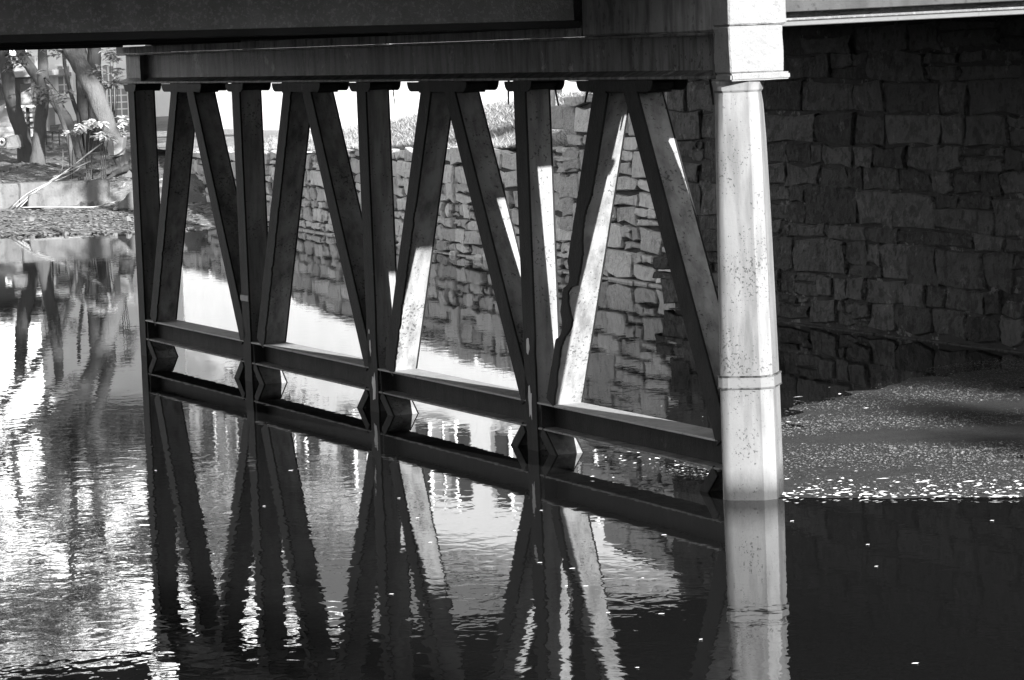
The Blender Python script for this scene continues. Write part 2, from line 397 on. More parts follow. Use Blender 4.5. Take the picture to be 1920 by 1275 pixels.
# ================================================================== STEEL BENT
bent = thing('bridge_bent', B(0, 0, 0), 'steel bridge bent with V braces and a white end column standing in the canal', 'bridge bent')
T = .33; TF = .022
def ogrid(P, Q, half):  # frame of a member in the bent plane
    d = (Q - P).normalized(); n = WV.cross(d).normalized()
    return d, n
def member(name, P, Q, bf, mat, wave=None, fmat=None, flakes=()):
    """H section: web spans the bent thickness, two flanges lie parallel to the bent plane"""
    d, n = ogrid(P, Q, 0); L = (Q - P).length
    if d.z < 0: n = -n
    web = boxo(name, P - n * .011 - WV * (T / 2 - TF), d * L, n * .022, WV * (T - 2 * TF), mat, bent)
    for sgn in (-1, 1):
        m = MB(); base = P + WV * (sgn * T / 2) - WV * (TF if sgn > 0 else 0)
        if wave and sgn < 0:
            pts = [base + d * s + n * t for s, t in wave(L, bf)]
            m.prism(pts, WV * TF); q = m.build('flange', fmat or STEEL, web)
            bm = bmesh.new(); bm.from_mesh(q.data); bmesh.ops.triangulate(bm, faces=[f for f in bm.faces if len(f.verts) > 4]); bmesh.ops.recalc_face_normals(bm, faces=bm.faces); bm.to_mesh(q.data); bm.free()
        else:
            m.box(base - n * bf / 2, d * L, n * (bf if sgn < 0 else bf / 2 + .011), WV * TF); q = m.build('flange', fmat or STEEL, web); bevel(q, .006)
        q.parent = web; q.matrix_parent_inverse = (Matrix.Identity(4))
        q.matrix_parent_inverse = Matrix.Identity(4)
    # fillets where web meets flange
    return web
POST = [-4.40, -8.86, -13.25, -17.70]
NODES = [0.] + POST
BF = .28
ZB, ZT = .22, .49     # bottom beam
CAPB = 3.62
# posts
for k, u in enumerate(POST):
    def worn(L, bf, k=k):
        rn = random.Random(50 + k); pts = [(0, -bf / 2)]
        n = 40
        for i in range(1, n): pts.append((L * i / n, -bf / 2 + (rn.uniform(0, .012) if i < 16 else 0)))
        pts += [(L, -bf / 2), (L, bf / 2)]
        for i in range(n - 1, 0, -1): pts.append((L * i / n, bf / 2 - (rn.uniform(0, .02) if i < 22 else 0)))
        pts.append((0, bf / 2)); return pts
    pm = member('post', B(u, 0, -2.0), B(u, 0, 3.64), BF, BRACE, worn)
    fl = [[(.02, .95, .10, .16), (.03, .30, .09, .34)], [(.02, .62, .05, .18), (.05, .12, .12, .30), (.01, .85, .03, .06)], [], []][k]
    rn = random.Random(90 + k)
    for (t0, z0, ww_, hh) in fl:
        pts = []
        for i in range(11):
            a = 2 * math.pi * i / 11; r = 1 + rn.uniform(-.45, .25)
            pts.append(B(u - .09 + t0 + ww_ / 2 + ww_ / 2 * r * math.cos(a), -T / 2 - .004, z0 + hh / 2 + hh / 2 * r * math.sin(a)))
        m = MB(); m.prism(pts, WV * .003); fixn(m.build('paint_flake', FLAKE, pm)).parent = pm
    if k == 2:
        m = MB(); zc = .98
        for t in (-1, 1): m.box(B(u - BF / 2 - .012, t * (T / 2) + (0 if t > 0 else -.012), zc), UV * (BF + .024), WV * .012, ZV * .07)
        m.build('clamp_band', BAND, pm)
# braces
def rust_wave(L, bf):
    # toe eaten away by rust: edge seen towards the near column scalloped, a couple of bites on the far edge
    rn = random.Random(5); A = []; n = 120
    for i in range(n + 1):
        s = L * i / n; q = s / L; e = bf / 2 + .03
        for c, wd, dp in ((.60, .09, .08), (.355, .055, .17), (.17, .10, .15), (.04, .09, .13)):
            e -= dp * max(0, 1 - ((q - c) / wd) ** 2)
        e -= rn.uniform(0, .014) if .1 < q < .75 else 0
        A.append((s, e))
    A2 = []
    for i in range(n, -1, -1):
        s = L * i / n; q = s / L; e = -bf / 2
        for c, wd, dp in ((.40, .04, .09), (.24, .045, .10)):
            e += dp * max(0, 1 - ((q - c) / wd) ** 2)
        A2.append((s, e + (rn.uniform(0, .01) if .1 < q < .7 else 0)))
    return A + A2
def rust_small(L, bf):
    rn = random.Random(8); A = []; n = 110
    for i in range(n + 1):
        q = i / n; e = bf / 2
        if .04 < q < .62: e -= rn.uniform(0, .02) + .05 * max(0, mnoise.noise(Vector((q * 22, 0, 3))))
        A.append((L * q, e))
    return A + [(L, -bf / 2), (0, -bf / 2)]
def rust_tiny(L, bf):
    rn = random.Random(12); A = []; n = 90
    for i in range(n + 1):
        q = i / n; A.append((L * q, bf / 2 - (.03 * max(0, mnoise.noise(Vector((q * 30, 0, 7)))) + rn.uniform(0, .012))))
    return A + [(L, -bf / 2), (0, -bf / 2)]
for k in range(4):
    a, b = NODES[k], NODES[k + 1]; mid = (a + b) / 2
    Lb = member('brace', B(b + .50, 0, ZT + .003), B(mid - .26, 0, 3.56), .26, BRACE, (rust_wave, rust_small, rust_tiny, rust_tiny)[k])
    if k == 0: Lb['label'] = 'brace with its front flange scalloped and holed by rust'
    member('brace', B(a - .13 - (.03 if k == 0 else 0), 0, ZT + .003), B(mid + .36, 0, 3.56), .26, BRACE)
    # bottom beam: I section lying between the posts
    u0, u1 = b + .145, a - .145 - (.1 if k == 0 else 0)
    wb = boxo('bottom_beam', B(u0, -.012, ZB + .02), UV * (u1 - u0), WV * .024, ZV * (ZT - ZB - .04), STEEL, bent)
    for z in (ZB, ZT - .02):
        q = boxo('flange', B(u0, -.165, z), UV * (u1 - u0), WV * .33, ZV * .02, BRACE if z == ZB else LITTOP, wb, .005); q.parent = wb; q.matrix_parent_inverse = Matrix.Identity(4)
    q = boxo('stiffener', B(u0 + .05, -.15, ZB + .022), UV * .016, WV * .137, ZV * (ZT - ZB - .044), STEEL, wb); q.matrix_parent_inverse = Matrix.Identity(4)
    # lower diagonals run from the joint down under water
    member('lower_brace', B(b + .22, 0, ZB - .01), B(mid - .25, 0, -1.15), .12, BRACE)
    member('lower_brace', B(a - .22 - (.1 if k == 0 else 0), 0, ZB - .01), B(mid + .25, 0, -1.15), .12, BRACE)
    # apex gusset and post gussets with hollow rounded shoulders
    def gusset(uc, half, name):
        for w0 in (-.178, .166):
            prof = [(-half, 3.615)]; r = .10
            for i in range(7):
                t = math.pi / 2 * i / 6; prof.append((-half + r * (1 - math.cos(t)) * 1.2, 3.615 - r * math.sin(t)))
            prof2 = [(-x, z) for x, z in reversed(prof)]
            pts = [B(uc + x, w0, z) for x, z in prof] + [B(uc + x, w0, z) for x, z in prof2]
            m = MB(); m.prism(pts, WV * .012); fixn(m.build('gusset_plate', STEEL, bent))
    gusset(mid + .06, .84, 'apex')
    gusset(b, .34 if k < 3 else .28, 'post')
    # bolster under the cap that fills the apex between the two braces
    boxo('bolster', B(mid - .62, -.15, 3.50), UV * 1.32, WV * .30, ZV * .118, STEEL, bent, .03, seg=3)
    boxo('bolster', B(b - .25, -.15, 3.53), UV * .5, WV * .30, ZV * .088, STEEL, bent, .03, seg=3)
# thin rods hanging from the far side of the cap
for (x, y0, y1, dx) in ((735, 158, 196, 5), (954, 158, 196, -1), (1038, 158, 198, 9), (1107, 158, 192, -10), (1246, 150, 196, 3), (1331, 150, 196, 7)):
    def onw(px, py, w):
        r = ray(px, py); t = (w + O2[0] * W2[0] + O2[1] * W2[1]) / (r.x * W2[0] + r.y * W2[1]); return Vector((r.x * t, r.y * t, CAMZ + r.z * t))
    p, q = onw(x, y0, .19), onw(x + dx, y1, .19); p.z = 3.625
    m = MB(); m.tube([p, (p + q) / 2, q], [.013, .012, .008], 6, True, .2, int(x)); m.build('hanging_rod', STEEL, bent)
# cap beam: I section with rounded end panel
ue0, ue1 = -18.22, -.02
cap = boxo('cap_beam', B(ue0, -.06, CAPB + .03), UV * (ue1 - ue0), WV * .12, ZV * .345, CAPM, bent)
cf = []
for z, h in ((CAPB, .03), (CAPB + .375, .025)):
    q = boxo('flange', B(ue0, -.178, z), UV * (ue1 - ue0), WV * .356, ZV * h, CAPM, cap, .006); cf.append(q)
for uu in (-17.2,):
    cf.append(boxo('stiffener', B(uu, -.175, CAPB + .032), UV * .014, WV * .114, ZV * .341, CAPM, cap))
# rounded end panel next to the pedestal (concave corners)
prof = []
z0, z1, ur = CAPB + .031, CAPB + .374, .16
cf.append(boxo('end_plate', B(-.06, -.172, z0), UV * .03, WV * .11, ZV * (z1 - z0), CAPM, cap))
for (zc, s) in ((z1, -1), (z0, 1)):
    pts = [B(-.06, -.172, zc)]
    for i in range(7):
        t = math.pi / 2 * i / 6; pts.append(B(-.06 - .06 * (1 - math.sin(t)), -.172, zc + s * .06 * (1 - math.cos(t))))
    pts = [pts[0]] + pts[1:]
    m = MB(); m.prism(pts, WV * .11); cf.append(fixn(m.build('fillet', CAPM, cap)))
# toe fillet along the bottom flange (rolled section)
m = MB()
m.prism([B(ue0 + .01, -.0605, CAPB + .031), B(ue0 + .01, -.17, CAPB + .031), B(ue0 + .01, -.0605, CAPB + .075)], UV * (ue1 - ue0 - .1)); cf.append(fixn(m.build('fillet', CAPM, cap)))
for q in cf: q.matrix_parent_inverse = Matrix.Identity(4)
# bearing strip and concrete block above the cap
for i in range(6):
    a = -18.3 + i * 2.575; q = boxo('bearing_plank', B(a, -.165, CAPB + .402), UV * 2.56, WV * .33, ZV * (.085 + .01 * rs.random()), CONC, bent, .006)
q = boxo('bearing_block', B(-2.83, -.165, CAPB + .402), UV * 2.79, WV * .33, ZV * .80, CONC, bent, .02, rough=.008, cuts=3)
# white pedestal on the near column
ped = boxo('pedestal', B(-.05, -.17, 3.665), UV * .31, WV * .515, ZV * .40, PLASTER, bent, .012, rough=.007, cuts=4, seed=3)
q = boxo('pedestal_upper_block', B(-.05, -.172, 4.066), UV * .32, WV * .555, ZV * .75, PLASTER, ped, .015, rough=.008, cuts=4, seed=5); q.matrix_parent_inverse = Matrix.Identity(4)
q = boxo('pedestal_moulding', B(-.03, -.175, 3.60), UV * .315, WV * .565, ZV * .064, PLASTER, ped, .014, seg=2, rough=.004, cuts=4, seed=9); q.matrix_parent_inverse = Matrix.Identity(4)
# near column: tapering faceted box column, flat front, narrow chamfer on the right
COLW = .035
def col_ring(z, k, rnd_):
    pts0 = [(.235, -.13), (.235, .15), (.14, .245), (-.17, .245), (-.24, .17), (-.24, -.17), (-.17, -.235), (.12, -.235), (.16, -.228), (.195, -.21), (.218, -.18)]
    out = []
    for a, w in pts0:
        if rnd_ > 0:
            L = math.hypot(a, w); a2, w2 = a / L * .25, w / L * .25; a, w = a + (a2 - a) * rnd_, w + (w2 - w) * rnd_
        # face turned slightly towards the open water
        c, s = math.cos(rad(-38)), math.sin(rad(-38)); a, w = a * c - w * s, a * s + w * c
        out.append(B(a * k, COLW + w * k, z))
    return out
NR = 11
lev = [(-2., 1.03, 0), (0, 1.0, 0), (.35, .985, 0), (.98, .97, 0), (1.5, .945, .05), (2.4, .90, .15), (3.1, .87, .45), (3.40, .86, .8), (3.47, .85, 1), (3.50, .83, 1), (3.52, .90, 1), (3.555, .93, 1), (3.60, .95, .7)]
V = []; Fc = []
for z, k, rr in lev: V += col_ring(z, k, rr)
for i in range(len(lev) - 1):
    for j in range(NR): a = i * NR + j; b = i * NR + (j + 1) % NR; Fc.append((a, b, b + NR, a + NR))
Fc += [tuple(range(NR - 1, -1, -1)), tuple((len(lev) - 1) * NR + j for j in range(NR))]
colm = fixn(obj('end_column', V, Fc, WHITE, bent)); colm['label'] = 'sunlit white tapering end column with rust specks and a band'
colm.data.polygons.foreach_set('use_smooth', [True] * len(colm.data.polygons)); colm.data.set_sharp_from_angle(angle=rad(24))
V = []; Fc = []
for z, k in ((.975, .975), (.975, 1.03), (1.06, 1.025), (1.06, .965)): V += col_ring(z, k, 0)
for i in range(3):
    for j in range(NR): a = i * NR + j; b = i * NR + (j + 1) % NR; Fc.append((a, b, b + NR, a + NR))
q = fixn(obj('band', V, Fc, BAND, colm)); q.parent = colm; q.matrix_parent_inverse = Matrix.Identity(4)
for z in (.962, 1.062):
    V = []; Fc = []
    for z2, k in ((z, .975), (z, 1.045), (z + .014, 1.045), (z + .014, .965)): V += col_ring(z2, k, 0)
    for i in range(3):
        for j in range(NR): a = i * NR + j; b = i * NR + (j + 1) % NR; Fc.append((a, b, b + NR, a + NR))
    q = fixn(obj('band_edge', V, Fc, CAPM, colm)); q.parent = colm; q.matrix_parent_inverse = Matrix.Identity(4)
# base plates of the bent below water keep the posts standing on the bed
for u in NODES: boxo('foot_plate', B(u - .4, -.4, -2.2), UV * .8, WV * .8, ZV * .2, STEEL, bent)

# ================================================================== GIRDERS AND DECK
def igirder(root, u, w0, w1, z0, h, zslope, mat, fm, bf=.30):
    def P(du, w, z): return B(u + du, w, z + zslope * abs(w))
    def bx(name, du0, du1, za, zb, mt, bev=.006):
        m = MB(); c = []
        for zz in (za, zb):
            c += [P(du0, w0, zz), P(du1, w0, zz), P(du1, w1, zz), P(du0, w1, zz)]
        m.box8(c); q = m.build(name, mt, root); fixn(q); bevel(q, bev); return q
    bx('web', -.012, .012, z0 + .025, z0 + h - .025, mat, 0)
    bx('flange', -bf / 2, bf / 2, z0, z0 + .07, fm); bx('flange', -bf / 2, bf / 2, z0 + h - .03, z0 + h, fm)
GZ = 4.10
lefts = [(-2.95, 'black I-girder resting on the bent beside the concrete bearing block'), (-8.0, 'second shaded left-span girder behind the black I-girder'),
         (-13.0, 'third shaded left-span girder deep under the deck'), (-18.0, 'outermost far left-span girder at the end of the cap beam')]
for i, (u, lab) in enumerate(lefts):
    g = thing('bridge_girder', B(u, -.2, GZ), lab, 'girder', 'girders under the bridge deck')
    igirder(g, u, -.195, -9.6, GZ + .005, .62, .012, GIRD, GIRDF)
rights = [(-5.0, 'first inner right-span girder behind the sunlit edge girder'), (-11.5, 'second inner right-span girder under the deck'), (-18.0, 'far right-span girder over the abutment corner')]
for (u, lab) in rights:
    g = thing('bridge_girder', B(u, .2, GZ), lab, 'girder', 'girders under the bridge deck')
    igirder(g, u, .195, 9.0, GZ + .005, .745, .0, GIRD, GIRD)
g = thing('edge_girder', B(0, .4, 4.09), 'sunlit pale edge girder running from the white pedestal to the abutment', 'girder', 'girders under the bridge deck')
def rb(name, u0, u1, z0, z1, mt):
    m = MB(); c = []
    for zz in (z0, z1): c += [B(u0, .30, zz), B(u1, .30, zz), B(u1, 11., zz + .10), B(u0, 11., zz + .10)]
    m.box8(c); return bevel(fixn(m.build(name, mt, g)), .006)
rb('flange', -.20, .12, 4.045, 4.085, GIRDL); rb('web', -.06, -.03, 4.09, 4.86, GIRD); rb('fascia_plate', .13, .16, 4.165, 4.86, FASC)
dk = thing('bridge_deck', B(-9, 0, 4.73), 'concrete bridge deck slab on top of the girders', 'bridge deck')
m = MB(); m.box(B(-18.5, -9.8, 4.85), UV * 18.7, WV * 24, ZV * .35); fixn(m.build('slab', CONC, dk))
m = MB(); m.box(B(-18.4, -9.8, 5.2), UV * .3, WV * 24, ZV * .5); m.build('parapet', CONC, dk)
m = MB(); m.box(B(-.15, -9.8, 5.2), UV * .3, WV * 24, ZV * .5); m.build('parapet', CONC, dk)

# ================================================================== FLOATING WEED
edge = [atz(x, y) for x, y in ((1462, 934), (1600, 936), (1760, 934), (2000, 932), (2100, 800), (2050, 655), (1900, 668), (1780, 685), (1680, 705), (1590, 722), (1510, 748), (1470, 770), (1440, 800), (1380, 812), (1300, 812), (1200, 830), (1140, 850), (1120, 868), (1180, 880), (1280, 905), (1350, 925), (1400, 938))]
V = []
for i, p in enumerate(edge):
    q = edge[(i + 1) % len(edge)]
    for t in range(10):
        r = p.lerp(q, t / 10); r = r + Vector((mnoise.noise(r * 3.), mnoise.noise(r * 3. + Vector((9, 0, 0))), 0)) * .16; r.z = .004; V.append(r)
def inside(p, poly):
    c = False
    for i in range(len(poly)):
        a, b = poly[i], poly[i - 1]
        if (a.y > p.y) != (b.y > p.y) and p.x < (b.x - a.x) * (p.y - a.y) / (b.y - a.y) + a.x: c = not c
    return c
cen = sum(edge, Vector()) / len(edge)
V2 = []
for p in V:
    k = .0 if p.y < 30.6 and p.x > 2.2 else .22
    q = p.lerp(cen, k); q += Vector((mnoise.noise(p * 1.7), mnoise.noise(p * 1.7 + Vector((5, 0, 0))), 0)) * (.45 if k else .07); q.z = .004; V2.append(q)
o = obj('scum_mat', V2, [tuple(range(len(V2)))], ALGM); bm = bmesh.new(); bm.from_mesh(o.data); bmesh.ops.triangulate(bm, faces=bm.faces); bmesh.ops.recalc_face_normals(bm, faces=bm.faces)
bm.to_mesh(o.data); bm.free()
tag(o, 'mat of floating weed and scum on the water beside the white column', 'floating weed', kind='stuff')
def edist(p):
    best = 9.
    for i in range(3, len(edge) - 1):
        a, b = edge[i], edge[i + 1]; ab = b - a; t = max(0, min(1, (p - a).dot(ab) / ab.length_squared)); best = min(best, (p - a - ab * t).length)
    return best
m = MB(); rg = random.Random(21); xs_ = [p.x for p in edge]; ys_ = [p.y for p in edge]; cnt = 0
while cnt < 70000:
    p = Vector((rg.uniform(min(xs_), max(xs_)), rg.uniform(min(ys_) - .1, max(ys_)), 0))
    if not inside(p, edge): continue
    cnt += 1
    ed = edist(p); q = Vector((p.x * .55, p.y * .9, 0))
    dens = .45 + 1.7 * mnoise.noise(Vector((p.x * .28 + 7, p.y * .7, 0))) + .5 * mnoise.noise(q) + .5 * mnoise.noise(q * 3.1 + Vector((3, 1, 0))) - .6 * max(0, 1 - ed / .9)
    if dens < rg.uniform(-.1, 1.1): continue
    a = rg.uniform(0, 6.28); r = rg.uniform(.006, .015) * (1.6 if rg.random() < .04 else 1); d = Vector((math.cos(a), math.sin(a), rg.uniform(-.15, .15))) * r; e = Vector((-math.sin(a) * .6, math.cos(a) * .6, rg.uniform(.0, .35))) * r
    p.z = .006 + rg.random() * .015 + .02 * max(0, dens - .8)
    m.add([p - d, p + e, p + d, p - e * .2], [(0, 1, 2, 3)])
tag(m.build('weed_tufts', ALGB), 'tiny weed tufts and bits crowding the floating scum', 'floating weed', kind='stuff')
m = MB()
for i in range(260):
    k = rg.random()
    if k < .72: p = atz(rg.uniform(1470, 1930), 938 - abs(rg.gauss(0, 16)))
    elif k < .80: p = atz(rg.uniform(1240, 1640), rg.uniform(715, 800))
    else: p = atz(rg.uniform(1110, 1350), rg.uniform(850, 900))
    a = rg.gauss(0, .5); L = rg.uniform(.008, .03) * (2.6 if rg.random() < .12 else 1); d = Vector((math.cos(a), math.sin(a), rg.uniform(-.1, .1))) * L; e = Vector((-math.sin(a), math.cos(a), rg.uniform(.0, .6))) * rg.uniform(.006, .014)
    p.z = .022; m.add([p - d, p + e * rg.uniform(.6, 1.3), p + d, p - e * .5], [(0, 1, 2, 3)])
tag(m.build('plant_debris', ALGP), 'bright straw and leaf scraps along the edge of the floating weed', 'debris', kind='stuff')
def leaf_thing(p, L, a, i):
    m = MB(); d = Vector((math.cos(a), math.sin(a), 0)); e = Vector((-math.sin(a), math.cos(a), 0)); p = Vector((p.x, p.y, .004)); pts = []
    for t, w, h in ((-1, 0, .0), (-.5, .3, .003), (.1, .42, .003), (.6, .28, .003), (1, 0, .004), (.6, -.28, .001), (.1, -.42, .001), (-.5, -.3, .001)):
        pts.append(p + d * L * t + e * L * w + ZV * h)
    c = p + ZV * .002
    m.add(pts + [c], [(j, (j + 1) % 8, 8) for j in range(8)])
    return m.build('floating_leaf', ALGP)
lp = [(545, 883), (1643, 1063), (1716, 1245), (734, 1115), (665, 855), (1015, 958), (1073, 1067), (1098, 1100), (1012, 1056), (1245, 1004), (1140, 1150), (1240, 1152), (495, 950), (530, 1035), (292, 883), (1195, 1253), (783, 972), (1627, 1022), (748, 935), (1205, 1085), (1062, 1100), (1860, 977), (1485, 978), (1314, 1200), (807, 1018)]
for i, (x, y) in enumerate(lp):
    q = leaf_thing(atz(x, y), rs.uniform(.012, .026), rs.uniform(-.3, .3), i)
    tag(q, 'small pale leaf floating on the dark open water', 'leaf', 'leaves floating on the water')

# ================================================================== LEFT BANK
k0 = at(-160, 392, 84.1); k1 = at(206, 380, 84.1)
kb = thing('concrete_kerb', (k0.x, 84.1, .3), 'low pale concrete retaining kerb along the muddy left bank', 'kerb')
xA, xB = k0.x, k1.x
for i, (a, b) in enumerate(((xA, xA + 2.55), (xA + 2.57, xB))):
    boxo('kerb_section', Vector((a, 84.05, .2)), Vector((b - a, 0, 0)), Vector((0, .32, 0)), Vector((0, 0, .76)), KERB, kb, .03, seg=2, rough=.02, cuts=4, seed=i * 7)
def leaves(cents, n, spread, size, seed, flat=.5):
    rn = random.Random(seed); m = MB(); wts = [c[1] ** 1.35 for c in cents]
    for i in range(n):
        c = rn.choices(cents, wts)[0]; s = spread if not isinstance(c, tuple) else c[1]; p0 = c if not isinstance(c, tuple) else c[0]
        while True:
            q = Vector((rn.uniform(-1, 1), rn.uniform(-1, 1), rn.uniform(-1, 1)))
            if q.length < 1: break
        q = q * (.35 + .65 * rn.random())
        p = p0 + Vector((q.x * s, q.y * s, q.z * s * .75))
        L = size * rn.uniform(.6, 1.25); a = rn.uniform(0, 6.28); tz = rn.uniform(-.7, .25)
        d = Vector((math.cos(a), math.sin(a), tz)).normalized(); e = d.cross(Vector((rn.uniform(-flat, flat), rn.uniform(-flat, flat), 1))).normalized()
        up = d.cross(e) * L * .12
        m.add([p, p + d * L * .45 + e * L * .30 - up, p + d * L, p + d * L * .45 - e * L * .30 - up], [(0, 1, 2), (0, 2, 3)])
    return m
def tree(name, pts, D, rpx, mat, label, crown=None, branches=(), lmat=None, nleaf=0, lsize=.17, group='trees on the far bank', seed=1, roots=0, top=None, lspread=1.):
    P = [at(x, y, D) for x, y in pts]; R = [r * D / FPX for r in rpx]
    P[0].z = min(P[0].z, bank_z(P[0].x, P[0].y)) - .15
    if top: P += [Vector(t) for t in top]; R += [R[-1] * (.8 - .5 * i / len(top)) for i in range(len(top))]
    # resample for an uneven stem
    rn = random.Random(seed); Q = []; QR = []
    for i in range(len(P) - 1):
        for t in range(4):
            k = t / 4; Q.append(P[i].lerp(P[i + 1], k) + Vector((rn.uniform(-1, 1), rn.uniform(-1, 1), 0)) * R[i] * .06); QR.append(R[i] + (R[i + 1] - R[i]) * k)
    Q.append(P[-1]); QR.append(R[-1]); QR[0] *= 1.35; QR[1] *= 1.15
    base = P[0]
    t = thing(name, base, label, 'tree', group)
    m = MB(); m.tube(Q, QR, 11, True, .07, seed); m.build('trunk', mat, t, True)
    for i in range(roots):
        a = rn.uniform(2.6, 6.6); L = rn.uniform(.8, 2.2); pp = []
        for j in range(7):
            k = j / 6; x = base.x + math.cos(a) * L * k + rn.uniform(-.1, .1); y = base.y + math.sin(a) * L * k * .7 + rn.uniform(-.08, .08)
            pp.append(Vector((x, y, max(bank_z(x, y), .3) + .35 * (1 - k) ** 2 + rn.uniform(-.02, .06))))
        m = MB(); m.tube(pp, [.11 * (1 - .8 * j / 6) for j in range(7)], 6, True, .2, seed + i); m.build('root', BARKM, t, True)
    for i, (b0, b1, r0) in enumerate(branches):
        b0, b1 = Vector(b0), Vector(b1); mid = (b0 + b1) / 2 + Vector((rn.uniform(-.2, .2), rn.uniform(-.2, .2), rn.uniform(.0, .35)))
        m = MB(); m.tube([b0, mid, b1], [r0, r0 * .6, r0 * .2], 6, True, .1, i); m.build('branch', mat, t, True)
    if crown:
        m = leaves(crown, nleaf, lspread, lsize, seed + 100); q = m.build('crown', lmat or LEAF, t); q['kind'] = 'stuff'
    return t
def crown_at(cx, cy, cz, rx, rz, n, seed, r=(.7, 1.5)):
    rn = random.Random(seed); out = []
    for i in range(n):
        while True:
            q = Vector((rn.uniform(-1, 1), rn.uniform(-1, 1), rn.uniform(-1, 1)))
            if q.length < 1: break
        out.append((Vector((cx + q.x * rx, cy + q.y * rx, cz + q.z * rz)), rn.uniform(*r)))
    return out
def spray(x, y, D, r): return (at(x, y, D), r)
# leaning pale-barked tree in front
lt = tree('leaning_tree', [(243, 345), (232, 310), (215, 265), (196, 220), (176, 170), (150, 122), (122, 75)], 86.3, [20, 15, 15.5, 16, 17, 16, 15], BARK,
     'pale-barked tree leaning left over the kerb with a box strapped to its trunk', crown_at(-13.5, 87, 10.5, 3.6, 2.6, 26, 5) + [spray(100, 95, 86.3, .35), spray(182, 128, 86, .2)],
     [((-13.2, 87, 6.4), (-16, 87, 9.5), .13), ((-13, 87, 6.2), (-11, 88.5, 9.6), .11)], LEAF, 5200, .2, seed=4, roots=9, top=[(-13.0, 87, 6.0), (-14.2, 87.2, 8.6), (-14.8, 87.3, 10.5)])
# box strapped to the leaning trunk
bx0 = at(196, 262, 85.7); bt = thing('strapped_box', at(205, 290, 85.7), 'small pale wooden box strapped against the leaning trunk', 'box')
c = [at(196, 262, 85.95), at(212, 260, 85.7), at(214, 294, 85.7), at(206, 296, 85.95)]
m = MB(); m.prism(c, Vector((.12, .35, 0))); fixn(m.build('side', WOOD, bt)); c = [at(212.4, 260, 85.7), at(232, 257, 85.75), at(228, 290, 85.75), at(214.4, 294, 85.7)]
m = MB(); m.prism(c, Vector((.05, .3, 0))); fixn(m.build('front_panel', WOOD, bt))
m = MB(); m.tube([at(206, 291, 85.6), at(216, 292, 85.6), at(228, 286, 85.6), at(236, 277, 85.65)], [.018] * 4, 6); m.build('strap', WOODD, bt)
tree('forked_tree', [(176, 262), (178, 215), (178, 160), (177, 110), (176, 75)], 93.5, [17, 14, 13, 13, 13], BARKD, 'dark-barked straight trunk close behind the leaning tree',
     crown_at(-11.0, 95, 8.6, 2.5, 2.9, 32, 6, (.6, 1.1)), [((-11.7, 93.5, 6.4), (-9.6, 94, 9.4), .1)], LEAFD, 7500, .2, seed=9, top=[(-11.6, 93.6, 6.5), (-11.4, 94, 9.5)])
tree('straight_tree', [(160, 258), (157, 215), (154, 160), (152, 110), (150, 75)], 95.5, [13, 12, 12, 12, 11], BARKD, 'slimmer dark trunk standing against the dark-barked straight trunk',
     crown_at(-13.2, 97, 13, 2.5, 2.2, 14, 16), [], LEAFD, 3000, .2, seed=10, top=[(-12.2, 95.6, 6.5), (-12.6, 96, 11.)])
tree('upright_tree', [(68, 292), (74, 250), (79, 200), (82, 150), (80, 110), (78, 75)], 89.5, [14, 11.5, 12, 12, 9, 8], BARKM, 'upright brown trunk beside the ladder-back chair, leaf sprays across it',
     crown_at(-12.9, 91, 8.2, 2.6, 1.8, 18, 7) + [spray(86, 170, 88.9, .26), spray(78, 178, 88.9, .24), spray(95, 182, 88.9, .25), spray(72, 190, 88.9, .2), spray(66, 170, 88.9, .18), spray(80, 132, 88.9, .16), spray(128, 172, 88.9, .25), spray(118, 185, 88.9, .22)],
     [(at(84, 150, 89.5), at(112, 178, 88.9), .03), (at(84, 160, 89.5), at(62, 185, 88.9), .025)], LEAF, 3000, .17, seed=11, top=[(-13.1, 89.7, 6.), (-13, 90, 8.)])
tree('curved_tree', [(52, 282), (42, 250), (30, 215), (18, 170), (10, 120), (2, 75)], 91, [17, 14, 14, 13, 12, 11], BARKM, 'curved brown trunk rising from a concrete block by the shed',
     crown_at(-16.6, 91.5, 8.8, 3., 2., 18, 8) + [spray(28, 108, 90, .25), spray(40, 118, 90, .22), spray(20, 122, 90, .2), spray(14, 128, 90, .18), spray(48, 100, 90, .15)],
     [(at(8, 110, 91), at(40, 112, 90), .03)], LEAF, 5200, .17, seed=12, top=[(-14.3, 91.2, 6.), (-15, 91.4, 8.)])
tree('slanting_tree', [(152, 268), (138, 245), (118, 212), (95, 178), (70, 145), (48, 115), (30, 80)], 92, [10, 9.5, 10, 10, 10, 9.5, 9], BARKM, 'slender dark trunk slanting up to the left behind the upright trunk',
     crown_at(-15.5, 93, 8., 2., 1.4, 10, 18), [], LEAF, 1200, .18, seed=13, top=[(-14.2, 92, 5.6), (-15.2, 92.4, 7.6)])
tree('sapling', [(138, 285), (128, 258), (116, 225), (104, 192), (97, 168)], 90.5, [6, 5, 4.5, 4, 3.5], BARKM, 'thin bare sapling leaning between the slanting and leaning trunks', seed=14)
tree('sapling', [(156, 250), (146, 215), (134, 180), (126, 145), (121, 120), (118, 80)], 94, [5, 4, 4, 3.5, 3.5, 3], BARKD, 'thin black sapling stem behind the pale leaning tree', seed=15)
